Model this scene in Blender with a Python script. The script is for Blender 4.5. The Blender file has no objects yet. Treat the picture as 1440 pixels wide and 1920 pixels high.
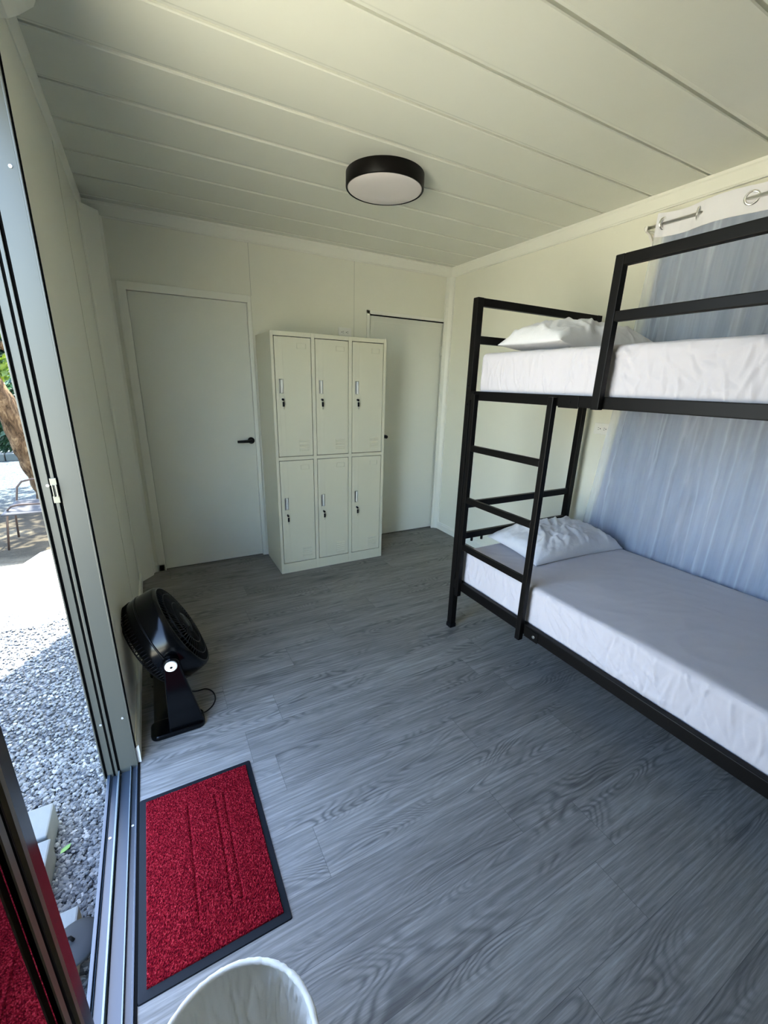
import bpy, bmesh, math, random
from mathutils import Vector, Matrix, noise
PI=math.pi
SC=bpy.context.scene
COL=SC.collection
W,H,D=2.89,2.567,3.645
YJ=1.642                      # far jamb of the sliding door
GZ=-0.2                       # outside ground level
random.seed(7)

# ---------------------------------------------------------------- materials
class NT:
    def __init__(s,name):
        s.m=bpy.data.materials.new(name); s.m.use_nodes=True
        s.t=s.m.node_tree; s.t.nodes.clear()
        s.out=s.n('ShaderNodeOutputMaterial')
    def n(s,typ,ins=None,**kw):
        nd=s.t.nodes.new(typ)
        for k,v in kw.items(): setattr(nd,k,v)
        if ins:
            for k,v in ins.items():
                if isinstance(v,bpy.types.NodeSocket): s.t.links.new(v,nd.inputs[k])
                else: nd.inputs[k].default_value=v
        return nd
    def math(s,op,a,b=0.0,c=0.0):
        return s.n('ShaderNodeMath',{0:a,1:b,2:c},operation=op).outputs[0]
    def mix(s,f,a,b,blend='MIX'):
        nd=s.n('ShaderNodeMix',data_type='RGBA',blend_type=blend)
        for i,v in ((0,f),(6,a),(7,b)):
            if isinstance(v,bpy.types.NodeSocket): s.t.links.new(v,nd.inputs[i])
            else: nd.inputs[i].default_value=v
        return nd.outputs[2]
    def ramp(s,f,stops):
        nd=s.n('ShaderNodeValToRGB',{0:f}); e=nd.color_ramp.elements
        while len(e)>1: e.remove(e[-1])
        e[0].position=stops[0][0]; e[0].color=stops[0][1]
        for p,c in stops[1:]:
            x=e.new(p); x.color=c
        return nd.outputs[0]
    def bump(s,h,st=.3,dist=.002):
        return s.n('ShaderNodeBump',{'Height':h,'Strength':st,'Distance':dist}).outputs[0]
    def coords(s,scale=(1,1,1),gen=False):
        tc=s.n('ShaderNodeTexCoord')
        return s.n('ShaderNodeMapping',{'Vector':tc.outputs['Object'],'Scale':scale}).outputs[0]
    def noise(s,v,scale,detail=4,rough=.5,dist=0):
        return s.n('ShaderNodeTexNoise',{'Vector':v,'Scale':scale,'Detail':detail,'Roughness':rough,'Distortion':dist}).outputs[0]
    def bsdf(s,**k):
        m={'col':'Base Color','rough':'Roughness','metal':'Metallic','spec':'Specular IOR Level','nor':'Normal','coat':'Coat Weight','sheen':'Sheen Weight','trans':'Transmission Weight','ior':'IOR','subs':'Subsurface Weight','coatr':'Coat Roughness'}
        b=s.n('ShaderNodeBsdfPrincipled',{m[a]:v for a,v in k.items()})
        return b.outputs[0]
    def done(s,sh):
        s.t.links.new(sh,s.out.inputs[0]); return s.m
def c4(c): return (c[0],c[1],c[2],1)
def simple(name,col,rough=.5,metal=0,spec=.5,var=.04,bump=0,bs=200,coat=0):
    t=NT(name); v=t.coords()
    n=t.noise(v,6,5,.6)
    a=tuple(max(0,x*(1-var)) for x in col); b=tuple(min(1,x*(1+var)) for x in col)
    cc=t.mix(n,c4(a),c4(b))
    kw=dict(col=cc,rough=rough,metal=metal,spec=spec,coat=coat)
    if bump: kw['nor']=t.bump(t.noise(v,bs,3,.6),bump,.001)
    return t.done(t.bsdf(**kw))
M={}
M['wall']=simple('painted_wall_panel',(.84,.835,.71),.28,var=.02,bump=.04,bs=30)
M['ceil']=simple('painted_ceiling_panel',(.76,.765,.665),.25,var=.02,bump=.03,bs=20)
M['trim']=simple('white_trim',(.87,.87,.77),.3,var=.02)
M['door']=simple('door_paint',(.78,.785,.69),.3,var=.02)
M['gap']=simple('dark_gap',(.004,.004,.004),.9,spec=.05)
M['locker']=simple('locker_paint',(.67,.645,.49),.38,var=.02,bump=.05,bs=500)
M['black']=simple('black_powder_coat',(.0045,.0038,.0033),.42,spec=.14,var=.1,bump=.15,bs=900)
M['blackp']=simple('black_gloss_plastic',(.0012,.0014,.0018),.16,spec=.22,var=.1)
M['blackm']=simple('black_matt_plastic',(.004,.004,.0045),.4,spec=.2,var=.1)
M['chrome']=simple('chrome',(.9,.9,.88),.2,metal=1,var=.03)
M['bright']=simple('handle_painted_gleam',(.95,.94,.90),.3,metal=.25,var=.01)  # near-white colour paints the doorway's reflection onto the chrome handle
M['seam']=simple('panel_seam',(.50,.505,.43),.5)
M['keeper']=simple('zinc_keeper',(.20,.19,.14),.4,metal=.2)
M['steel']=simple('brushed_steel',(.75,.74,.70),.28,metal=1,var=.05)
M['whitep']=simple('white_plastic',(.90,.89,.82),.3,var=.01)
M['diff']=simple('lamp_diffuser',(.80,.74,.72),.45,var=.01)
M['alu']=simple('grey_aluminium_paint',(.058,.060,.050),.34,metal=.1,var=.03)
M['track']=simple('blue_grey_track',(.030,.044,.062),.35,metal=.1)
M['rail']=simple('highlit_track_rail',(.13,.16,.17),.3,metal=.3)  # lighter base colour imitates highlights along the rails
M['aludark']=simple('dark_aluminium',(.045,.035,.032),.16,var=.1)
M['bead']=simple('brown_glazing_bead',(.16,.13,.09),.4,var=.2)
M['rubber']=simple('black_rubber',(.008,.010,.013),.6,spec=.15,var=.15,bump=.3,bs=500)
M['screw']=simple('screw_zinc',(.8,.8,.78),.3,metal=.8)
M['block']=simple('concrete_block',(.11,.115,.11),.9,var=.2,bump=.8,bs=90)
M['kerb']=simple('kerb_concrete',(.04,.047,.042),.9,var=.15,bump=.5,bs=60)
M['slab']=simple('pale_slab',(.5,.48,.42),.9,var=.12,bump=.4,bs=40)
M['lid']=simple('dark_grey_enamel',(.014,.016,.018),.6,spec=.15,var=.25)
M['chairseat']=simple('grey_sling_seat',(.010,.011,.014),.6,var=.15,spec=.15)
M['tube']=simple('rusty_tube',(.03,.021,.018),.5,metal=.2,spec=.2,var=.2)
M['extwall']=simple('exterior_cladding',(.55,.56,.55),.6)

def cloth(name,col,br=.004,scale=9,trans=0.0,aniso=(1,1,1)):
    t=NT(name); v=t.coords(aniso)
    w=t.noise(v,scale,6,.62,.8); f=t.noise(t.coords(),700,2,.5)
    nor=t.bump(w,.55,br); nor2=t.n('ShaderNodeBump',{'Height':f,'Strength':.15,'Distance':.0006,'Normal':nor}).outputs[0]
    return t.done(t.bsdf(col=c4(col),rough=.85,nor=nor2,sheen=.2,spec=.2))
M['sheet']=cloth('white_sheet',(.57,.535,.55))
M['pillow']=cloth('white_pillowcase',(.72,.71,.72),.006,14)
M['basket']=cloth('basket_fabric',(.80,.78,.70),.01,12)
M['header']=cloth('curtain_header',(.88,.88,.92),.003,10)
M['lining']=cloth('curtain_lining',(.31,.39,.53),.004,5,aniso=(1,1,.15))
def sheer():
    t=NT('sheer_voile'); v=t.coords((1,1,.05))
    n=t.noise(v,14,4,.6)
    weave=t.noise(t.coords(),900,1,.5)
    d=t.n('ShaderNodeBsdfDiffuse',{'Color':(.74,.77,.84,1)}).outputs[0]
    tl=t.n('ShaderNodeBsdfTranslucent',{'Color':(.6,.64,.72,1)}).outputs[0]
    a=t.n('ShaderNodeMixShader',{0:.25,1:d,2:tl}).outputs[0]
    tr=t.n('ShaderNodeBsdfTransparent').outputs[0]
    n9=t.noise(t.coords((1,1,.03)),9,1.5,.5,.1)
    rdg=t.math('POWER',t.math('SUBTRACT',1.0,t.math('ABSOLUTE',t.math('MULTIPLY_ADD',n9,4.0,-2.0))),8.0)
    rdg=t.math('MAXIMUM',rdg,0.0)
    fac=t.math('MINIMUM',t.math('ADD',t.math('MULTIPLY_ADD',n,.45,.17),t.math('MULTIPLY',rdg,.20)),.95)
    return t.done(t.n('ShaderNodeMixShader',{0:fac,1:tr,2:a}).outputs[0])
M['sheer']=sheer()
def glass():
    t=NT('tinted_glass')
    tr=t.n('ShaderNodeBsdfTransparent',{'Color':(.10,.08,.07,1)}).outputs[0]
    gl=t.n('ShaderNodeBsdfGlossy',{'Color':(1,1,1,1),'Roughness':.02}).outputs[0]
    fr=t.n('ShaderNodeFresnel',{'IOR':1.6}).outputs[0]
    f=t.math('MULTIPLY_ADD',fr,1.4,.08)
    f=t.math('MINIMUM',f,1.0)
    return t.done(t.n('ShaderNodeMixShader',{0:f,1:tr,2:gl}).outputs[0])
M['glass']=glass()
def floor_mat():
    t=NT('grey_oak_vinyl_plank')
    tc=t.n('ShaderNodeTexCoord'); sx=t.n('ShaderNodeSeparateXYZ',{0:tc.outputs['Object']})
    x,y=sx.outputs[0],sx.outputs[1]
    PW,PL=.182,1.22
    yy=t.math('DIVIDE',t.math('ADD',y,.026),PW); row=t.math('FLOOR',yy)
    rr=t.n('ShaderNodeTexWhiteNoise',{'W':row},noise_dimensions='1D').outputs[0]
    xx=t.math('ADD',t.math('DIVIDE',x,PL),rr); col=t.math('FLOOR',xx)
    fy=t.math('FRACT',yy); fx=t.math('FRACT',xx)
    idv=t.n('ShaderNodeCombineXYZ',{0:row,1:col,2:0.0}).outputs[0]
    wn=t.n('ShaderNodeTexWhiteNoise',{'Vector':idv},noise_dimensions='3D')
    off=t.n('ShaderNodeVectorMath',{0:wn.outputs['Color'],1:(37,41,29)},operation='MULTIPLY').outputs[0]
    loc=t.n('ShaderNodeCombineXYZ',{0:x,1:y,2:0.0}).outputs[0]
    p=t.n('ShaderNodeVectorMath',{0:loc,1:off},operation='ADD').outputs[0]
    # cathedral rings: iso-lines of stretched smooth noise
    ps=t.n('ShaderNodeVectorMath',{0:p,1:(1.5,7.5,1)},operation='MULTIPLY').outputs[0]
    n1=t.noise(ps,1.0,1.5,.45,.25)
    pw=t.n('ShaderNodeVectorMath',{0:p,1:(9,50,1)},operation='MULTIPLY').outputs[0]
    n2=t.noise(pw,1.0,3,.6)
    ph=t.math('ADD',t.math('MULTIPLY',n1,175.0),t.math('MULTIPLY',n2,3.0))
    ring=t.math('MULTIPLY_ADD',t.math('SINE',ph),.5,.5)
    ring=t.math('POWER',ring,1.7)
    # strength of ring pattern varies
    pm=t.n('ShaderNodeVectorMath',{0:p,1:(1.6,9,1)},operation='MULTIPLY').outputs[0]
    mk=t.noise(pm,1.3,2,.5)
    mk=t.n('ShaderNodeMapRange',{'Value':mk,'From Min':.44,'From Max':.64}).outputs[0]
    # fine streaks
    pf=t.n('ShaderNodeVectorMath',{0:p,1:(4,110,1)},operation='MULTIPLY').outputs[0]
    st=t.noise(pf,1.0,5,.7,.4)
    pg=t.n('ShaderNodeVectorMath',{0:p,1:(30,420,1)},operation='MULTIPLY').outputs[0]
    st2=t.noise(pg,1.0,2,.6)
    big=t.noise(t.n('ShaderNodeVectorMath',{0:p,1:(1.2,5,1)},operation='MULTIPLY').outputs[0],1.5,3,.5)
    base=t.ramp(st,[(.28,(.13,.122,.11,1)),(.5,(.24,.23,.21,1)),(.70,(.37,.355,.33,1))])
    base=t.mix(t.math('MULTIPLY',st2,.35),base,(.12,.12,.12,1))
    base=t.mix(t.math('MULTIPLY',t.math('MULTIPLY',ring,mk),.62),base,(.05,.05,.05,1))
    # knots
    vk=t.n('ShaderNodeTexVoronoi',{'Vector':t.n('ShaderNodeVectorMath',{0:p,1:(1.6,5.5,1)},operation='MULTIPLY').outputs[0],'Scale':.9,'Randomness':1.0})
    kn=t.n('ShaderNodeMapRange',{'Value':vk.outputs['Distance'],'From Min':.02,'From Max':.17,'To Min':.75,'To Max':0.0}).outputs[0]
    kg=t.math('GREATER_THAN',t.n('ShaderNodeSeparateColor',{0:vk.outputs['Color']}).outputs[0],.62)
    base=t.mix(t.math('MULTIPLY',kn,kg),base,(.07,.068,.065,1))
    tone=t.math('MULTIPLY_ADD',wn.outputs['Value'],.22,.86)
    tone=t.math('MULTIPLY',tone,t.math('MULTIPLY_ADD',big,.35,.84))
    tn=t.n('ShaderNodeCombineColor',{0:tone,1:tone,2:tone}).outputs[0]
    base=t.mix(1.0,base,tn,'MULTIPLY')
    ex=t.math('MINIMUM',t.math('MULTIPLY',t.math('MINIMUM',fx,t.math('SUBTRACT',1.0,fx)),PL),t.math('MULTIPLY',t.math('MINIMUM',fy,t.math('SUBTRACT',1.0,fy)),PW))
    seam=t.math('LESS_THAN',ex,.0009)
    base=t.mix(t.math('MULTIPLY',seam,.55),base,(.05,.05,.05,1))
    rg=t.math('MULTIPLY_ADD',st,.2,.42)
    h=t.math('SUBTRACT',st,t.math('MULTIPLY',t.math('MULTIPLY',ring,mk),.5))
    return t.done(t.bsdf(col=base,rough=rg,nor=t.bump(h,.25,.0015),spec=.30))
M['floor']=floor_mat()
def pile_mat():
    t=NT('red_looped_pile'); v=t.coords()
    n=t.noise(v,190,3,.7); n2=t.noise(v,60,3,.6)
    c=t.ramp(n,[(.36,(.045,.001,.004,1)),(.52,(.19,.004,.010,1)),(.70,(.42,.035,.045,1))])
    c=t.mix(t.math('MULTIPLY',n2,.3),c,(.08,.001,.005,1))
    return t.done(t.bsdf(col=c,rough=.95,nor=t.bump(n,1,.004),spec=.04))
M['pile']=pile_mat()
def pebble_mat(name,cols):
    t=NT(name); g=t.n('ShaderNodeNewGeometry')
    r=g.outputs['Random Per Island']
    st=[(i/(len(cols)-1),c4(c)) for i,c in enumerate(cols)]
    c=t.ramp(r,st)
    return t.done(t.bsdf(col=c,rough=.8))
M['pebble']=pebble_mat('gravel_stone',[(.02,.022,.025),(.045,.049,.053),(.07,.075,.078),(.12,.124,.124),(.055,.06,.064),(.22,.22,.21)])
def ground_mat():
    t=NT('sandy_ground'); v=t.coords()
    n=t.noise(v,1.1,6,.65,.6); f=t.noise(v,45,4,.7)
    c=t.ramp(n,[(.3,(.40,.37,.27,1)),(.5,(.54,.51,.40,1)),(.7,(.66,.64,.53,1))])  # unseen ground near the door kept pale to bounce light indoors
    c=t.mix(t.math('MULTIPLY',f,.6),c,(.2,.17,.13,1))
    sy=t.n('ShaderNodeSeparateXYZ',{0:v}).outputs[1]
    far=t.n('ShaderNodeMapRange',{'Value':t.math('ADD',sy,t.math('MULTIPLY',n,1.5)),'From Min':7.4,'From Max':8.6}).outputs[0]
    dimmed_soil=t.ramp(n,[(.36,(.012,.010,.006,1)),(.5,(.028,.023,.014,1)),(.64,(.062,.054,.036,1))])  # visible yard dimmed in its colour to offset the strong sun
    dimmed_soil=t.mix(t.math('MULTIPLY',f,.6),dimmed_soil,(.008,.007,.004,1))
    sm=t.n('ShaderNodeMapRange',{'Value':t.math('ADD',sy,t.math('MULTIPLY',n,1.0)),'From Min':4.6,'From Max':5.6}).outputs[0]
    c=t.mix(sm,c,dimmed_soil)
    c=t.mix(far,c,t.ramp(f,[(.42,(.008,.013,.016,1)),(.6,(.042,.052,.054,1))]))  # farthest ground dimmed in colour the same way
    return t.done(t.bsdf(col=c,rough=.95,nor=t.bump(f,.8,.01),spec=.1))
M['ground']=ground_mat()
def gravel_bed():
    t=NT('gravel_bed'); v=t.coords()
    vo=t.n('ShaderNodeTexVoronoi',{'Vector':v,'Scale':75.0})
    c=t.ramp(t.n('ShaderNodeSeparateColor',{0:vo.outputs['Color']}).outputs[0],[(0,(.02,.022,.025,1)),(.5,(.06,.065,.07,1)),(1,(.15,.155,.155,1))])
    return t.done(t.bsdf(col=c,rough=.9,nor=t.bump(vo.outputs['Distance'],1,-.008),spec=.2))
M['bed']=gravel_bed()
def bark():
    t=NT('tree_bark'); v=t.coords((1,1,.35))
    n=t.noise(v,16,7,.7,1.2)
    c=t.ramp(n,[(.36,(.014,.008,.004,1)),(.5,(.055,.032,.016,1)),(.66,(.13,.085,.045,1))])
    return t.done(t.bsdf(col=c,rough=.95,nor=t.bump(n,1,.04),spec=.1))
M['bark']=bark()
def leaf_mat(name,cols):
    t=NT(name); g=t.n('ShaderNodeNewGeometry')
    c=t.ramp(g.outputs['Random Per Island'],[(i/(len(cols)-1),c4(x)) for i,x in enumerate(cols)])
    d=t.bsdf(col=c,rough=.5,spec=.3)
    tl=t.n('ShaderNodeBsdfTranslucent',{'Color':c}).outputs[0]
    return t.done(t.n('ShaderNodeMixShader',{0:.35,1:d,2:tl}).outputs[0])
M['leafd']=leaf_mat('dark_green_leaves',[(.006,.02,.009),(.012,.035,.014),(.02,.05,.022),(.035,.07,.035)])
M['leafy']=leaf_mat('yellow_green_leaves',[(.03,.07,.008),(.07,.12,.01),(.14,.18,.012),(.04,.08,.015)])
M['leafo']=leaf_mat('orange_dry_leaves',[(.13,.05,.02),(.18,.085,.04),(.22,.13,.06),(.10,.06,.02)])

# ---------------------------------------------------------------- mesh building
class MB:
    def __init__(s): s.v=[]; s.f=[]; s.sm=[]
    def add(s,vs,fs,smooth=False):
        o=len(s.v); s.v+=[tuple(v) for v in vs]
        for f in fs: s.f.append(tuple(i+o for i in f)); s.sm.append(smooth)
        return s
    def box(s,x0,x1,y0,y1,z0,z1,m=None):
        vs=[Vector((x,y,z)) for z in (z0,z1) for y in (y0,y1) for x in (x0,x1)]
        if m: vs=[m@v for v in vs]
        return s.add(vs,[(0,2,3,1),(4,5,7,6),(0,1,5,4),(2,6,7,3),(0,4,6,2),(1,3,7,5)])
    def prism(s,poly,a,b,axis='y',smooth=False):
        n=len(poly)
        def P(p,t):
            if axis=='y': return (p[0],t,p[1])
            if axis=='z': return (p[0],p[1],t)
            return (t,p[0],p[1])
        vs=[P(p,a) for p in poly]+[P(p,b) for p in poly]
        fs=[(i,(i+1)%n,n+(i+1)%n,n+i) for i in range(n)]+[tuple(range(n-1,-1,-1)),tuple(range(n,2*n))]
        return s.add(vs,fs,smooth)
    def cyl(s,c,r,h,axis='z',n=24,r2=None,smooth=True,m=None):
        r2=r if r2 is None else r2
        vs=[]
        for k,(rr,t) in enumerate(((r,0),(r2,h))):
            for i in range(n):
                a=2*PI*i/n; p=(rr*math.cos(a),rr*math.sin(a),t)
                if axis=='x': p=(p[2],p[0],p[1])
                elif axis=='y': p=(p[0],p[2],p[1])
                vs.append(Vector(p)+Vector(c))
        if m: vs=[m@v for v in vs]
        s.add(vs,[(i,(i+1)%n,n+(i+1)%n,n+i) for i in range(n)],smooth)
        o=len(s.v)-2*n
        s.f+=[tuple(o+i for i in range(n-1,-1,-1)),tuple(o+n+i for i in range(n))]; s.sm+=[False,False]
        return s
    def lathe(s,prof,n=48,m=None,smooth=True,closed=False,a0=0,a1=2*PI):
        full=abs(a1-a0-2*PI)<1e-6; k=n if full else n+1
        vs=[]
        for i in range(k):
            a=a0+(a1-a0)*i/n
            for r,z in prof:
                p=Vector((r*math.cos(a),r*math.sin(a),z)); vs.append(m@p if m else p)
        L=len(prof); fs=[]
        for i in range(n):
            j=(i+1)%k
            for q in range(L-1 if not closed else L):
                w=(q+1)%L
                fs.append((i*L+q,j*L+q,j*L+w,i*L+w))
        return s.add(vs,fs,smooth)
    def tube(s,pts,r,n=10,m=None,closed=False,cap=True):
        pts=[Vector(p) for p in pts]; N=len(pts)
        rs=r if isinstance(r,(list,tuple)) else [r]*N
        vs=[];prev=None
        for i,p in enumerate(pts):
            if closed: t=pts[(i+1)%N]-pts[i-1]
            else: t=pts[min(i+1,N-1)]-pts[max(i-1,0)]
            t.normalize()
            if prev is None: u=t.orthogonal().normalized()
            else: u=(prev-t*prev.dot(t)).normalized()
            prev=u; w=t.cross(u)
            for j in range(n):
                a=2*PI*j/n; q=p+(u*math.cos(a)+w*math.sin(a))*rs[i]
                vs.append(m@q if m else q)
        fs=[]
        for i in range(N if closed else N-1):
            k=(i+1)%N
            for j in range(n): fs.append((i*n+j,i*n+(j+1)%n,k*n+(j+1)%n,k*n+j))
        s.add(vs,fs,True)
        if not closed and cap:
            o=len(s.v)-N*n; s.f+=[tuple(o+j for j in range(n-1,-1,-1)),tuple(o+(N-1)*n+j for j in range(n))]; s.sm+=[False,False]
        return s
    def bar(s,a,b,w,h,up=(0,0,1)):
        a=Vector(a);b=Vector(b);t=(b-a).normalized();u=Vector(up);sd=t.cross(u).normalized();u=sd.cross(t)
        vs=[p+sd*sx*w/2+u*sz*h/2 for p in (a,b) for sz in (-1,1) for sx in (-1,1)]
        return s.add(vs,[(0,1,3,2),(4,6,7,5),(0,4,5,1),(2,3,7,6),(0,2,6,4),(1,5,7,3)])
    def build(s,name,mat,parent=None,bevel=0,seg=2,kind=None,loc=None):
        me=bpy.data.meshes.new(name); me.from_pydata(s.v,[],s.f); me.validate(); 
        for p,q in zip(me.polygons,s.sm): p.use_smooth=q
        bm=bmesh.new(); bm.from_mesh(me); bmesh.ops.recalc_face_normals(bm,faces=bm.faces); bm.to_mesh(me); bm.free()
        me.materials.append(mat if not isinstance(mat,str) else M[mat])
        o=bpy.data.objects.new(name,me); COL.objects.link(o)
        if parent: 
            o.parent=parent
        if loc: o.location=loc
        if kind: o['kind']=kind
        if bevel:
            b=o.modifiers.new('bevel','BEVEL'); b.width=bevel; b.segments=seg; b.limit_method='ANGLE'; b.angle_limit=.7
        return o
def tag(o,label=None,cat=None,group=None,kind=None):
    if label: o['label']=label
    if cat: o['category']=cat
    if group: o['group']=group
    if kind: o['kind']=kind
    return o
def empty(name,loc=(0,0,0),label=None,cat=None,group=None,kind=None,rot=None):
    o=bpy.data.objects.new(name,None); COL.objects.link(o); o.location=loc; o.empty_display_size=.05
    if rot: o.rotation_euler=rot
    return tag(o,label,cat,group,kind)
def copy_tree(o,parent=None):
    c=o.copy(); COL.objects.link(c)
    if parent: c.parent=parent
    for ch in list(o.children): copy_tree(ch,c)
    return c
def frame_at(c,z,x=None):
    z=Vector(z).normalized(); x=Vector(x) if x else z.orthogonal(); x=(x-z*x.dot(z)).normalized(); y=z.cross(x)
    m=Matrix((x,y,z)).transposed().to_4x4(); m.translation=Vector(c); return m
def fbm(x,y,z=0,o=4):
    return noise.fractal(Vector((x,y,z)),1.0,2.0,o)

# ================================================================ SETTING
YF=-2.25
MB().box(-.004,W+.1,YF-.1,D+.1,-.12,0).build('floor','floor',kind='structure')
# ceiling boards run left to right, a shallow joint between boards
jy=[3.546-.2955*k for k in range(20)]; jy=[y for y in jy if y>YF]
cb=MB(); edges=[D+.1]+jy+[YF-.1]
for a,b in zip(edges[:-1],edges[1:]):
    # each board: flat face, rolled lip stepping up at the near side
    g=.010
    cb.prism([(b+g,H),(b+g+.004,H-.003),(a-.022,H-.003),(a-.014,H-.001),(a-.003,H-.0005),(a,H+.006),(a,H+.03),(b+.0005,H+.03),(b+.0005,H+.012),(b+g-.002,H+.012)],-.01,W+.1,'x')
cb.build('ceiling','ceil',kind='structure')
# roof / outer shell
r=MB().box(-.2,W+.35,YF-.3,3.88,H+.05,H+.2); r.build('roof','extwall',kind='structure')
# walls
YN=-1.4; ZH=2.3
w=MB().box(-.10,0,YJ+.003,D,-.15,H+.03).box(-.10,0,YN,YJ+.003,ZH,H+.03).box(-.10,0,YF,YN,-.15,H+.03)
w.build('wall_left','wall',kind='structure')
MB().box(W,W+.1,YF,D+.1,-.15,H+.03).build('wall_right','wall',kind='structure')
# back wall with two door openings
D1=(.184,.976,2.078); D2=(2.030,2.846,2.098)
w=MB().box(-.10,D1[0],D,D+.2,-.15,H+.03).box(D1[1],D2[0],D,D+.2,-.15,H+.03).box(D2[1],W,D,D+.2,-.15,H+.03)
w.box(D1[0],D1[1],D,D+.2,D1[2],H+.03).box(D2[0],D2[1],D,D+.2,D2[2],H+.03)
w.build('wall_back','wall',kind='structure')
MB().box(-.10,W+.1,YF-.1,YF,-.15,H+.03).build('wall_front','wall',kind='structure')
# panel seams on the walls
n=0
def trim(mb,mat='trim',bevel=0,seg=2):
    global n; n+=1
    return mb.build('trim_%d'%n,mat,kind='structure',bevel=bevel,seg=seg)
trim(MB().box(1.0125,1.0155,D-.0012,D,2.13,2.485).box(1.8765,1.879,D-.0012,D,1.6,2.485),'seam')
trim(MB().box(0,.0012,2.60,2.6025,.08,2.5).box(0,.0012,3.33,3.3325,.08,2.5),'seam')
# crown moulding (right, back, left)
def crown(dx):   # profile (offset from wall, z)
    return [(0,2.483),(.012,2.483),(.015,2.488),(.012,2.494),(.014,2.505),(.020,2.545),(.026,2.552),(.028,H-.002),(0,H-.002)]
trim(MB().prism([(W-a,z) for a,z in crown(0)],YF,D,'y'))
trim(MB().prism([(D-a,z) for a,z in crown(0)],0,W,'x'))
trim(MB().prism([(a*.35,z) for a,z in [(0,2.46),(.012,2.46),(.02,2.468),(.016,2.478),(.022,2.55),(.03,H-.002),(0,H-.002)]],YF,D,'y'))
# bulky pressed cover over the door head in the ceiling corner
cv=MB(); prof=[(0,2.415),(.018,2.425),(.04,2.455),(.058,2.495),(.070,2.535),(.076,H-.001),(0,H-.001)]
ye=[1.79,1.80,1.83,1.87,1.925,1.951,2.03]
nn=len(prof); cv.add([(x,-1.9,z) for x,z in prof]+[(x,y,z) for (x,z),y in zip(prof,ye)],[(i,(i+1)%nn,nn+(i+1)%nn,nn+i) for i in range(nn)]+[tuple(range(nn-1,-1,-1)),tuple(range(nn,2*nn))])
trim(cv,'trim')
# corner posts
trim(MB().prism([(0,3.485),(.006,3.478),(.088,3.575),(.092,3.585),(.092,D),(0,D)],0,2.50,'z').prism([(0,3.470),(.010,3.478),(.004,3.49),(0,3.49)],0,2.50,'z').prism([(.088,3.60),(.104,3.632),(.104,D),(.088,D)],0.0,2.484,'z'))
trim(MB().prism([(W-.064,D),(W-.064,D-.010),(W-.052,D-.012),(W-.034,D-.02),(W-.014,D-.042),(W-.012,D-.058),(W-.0,D-.060),(W,D)],0,2.485,'z'))
# baseboards
def bb(name,poly,a,b,ax): return MB().prism(poly,a,b,ax).build(name,'trim',kind='structure',bevel=.002)
bp_=[(0,0),(.014,0),(.014,.058),(.010,.066),(.010,.074),(.005,.081),(0,.081)]
o=MB().prism([(x,z) for x,z in bp_],YJ+.012,3.485,'y').build('baseboard_left','trim',kind='structure')
MB().box(0,.0155,YJ+.004,YJ+.011,0,.083).build('baseboard_end','whitep',o,bevel=.001)
MB().prism([(W-x,z) for x,z in bp_],YF,D-.058,'y').build('baseboard_right','trim',kind='structure')
b3=MB().prism([(D-x,z) for x,z in bp_],.104,D1[0]-.002,'x').prism([(D-x,z) for x,z in bp_],.998,D2[0]-.03,'x')
b3.build('baseboard_back','trim',kind='structure')
# ---- doors in the back wall
def door(nm,x0,x1,z1,rec):
    o=MB().box(x0+(.0012 if rec<.01 else .004),x1-(.0012 if rec<.01 else .004),D+rec,D+rec+.04,.008,z1-(.0015 if rec<.01 else .006)).build(nm,'door',kind='structure',bevel=.002)
    return o
d1=door('door_1',D1[0],D1[1],D1[2],.004)
fr=MB()   # casing : flat with mitre
fr.prism([(.127,D),(.127,D-.010),(.134,D-.014),(.176,D-.014),(.184,D-.010),(.184,D)],0,D1[2]+.05,'z')
fr.prism([(.976,D),(.976,D-.010),(.982,D-.014),(1.004,D-.014),(1.010,D-.010),(1.010,D)],0.0,D1[2]+.05,'z')
fr.box(.134,1.004,D-.0135,D,D1[2],D1[2]+.052)
fr.build('door_frame','trim',d1,bevel=.002)
MB().box(D1[0],D1[1],D+.05,D+.19,0,D1[2]).build('door_recess','gap',d1)
hd=MB().cyl((.940,D-.009,1.036),.027,.014,'y',32)
hd.cyl((.940,D-.045,1.036),.010,.04,'y',16)
hd.tube([(.940,D-.05,1.036),(.915,D-.053,1.036),(.87,D-.053,1.035),(.822,D-.05,1.034)],[.012,.0125,.0115,.010],14)
tag(hd.build('door_handle','blackm',d1,bevel=.001),'black lever handle')
d2=door('door_2',D2[0],D2[1],D2[2],.022)
fr=MB().box(D2[0]-.030,D2[0],D-.006,D+.02,0,D2[2]+.028).box(D2[0]-.030,D2[1]+.003,D-.006,D+.02,D2[2],D2[2]+.028)
fr.build('door_frame','trim',d2,bevel=.002)
g=MB().box(D2[0]-.001,D2[0]+.004,D+.004,D+.024,0,D2[2]).box(D2[0],D2[1],D+.004,D+.024,D2[2]-.007,D2[2]+.001).box(D2[1]-.004,D2[1]+.001,D+.004,D+.024,0,D2[2])
g.build('door_gap','gap',d2)
MB().box(D2[0],D2[1],D+.08,D+.19,0,D2[2]).build('door_recess','gap',d2)
MB().box(D2[0]+.045,D2[1]-.03,D+.0205,D+.023,2.045,2.047).box(D2[0]+.045,D2[0]+.047,D+.0205,D+.023,.05,2.047).box(D2[1]-.03,D2[1]-.028,D+.0205,D+.023,.05,2.047).build('door_rail','trim',d2)
MB().cyl((2.222,D-.02,1.024),.016,.045,'y',20).build('door_knob','blackm',d2,bevel=.003)
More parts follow.
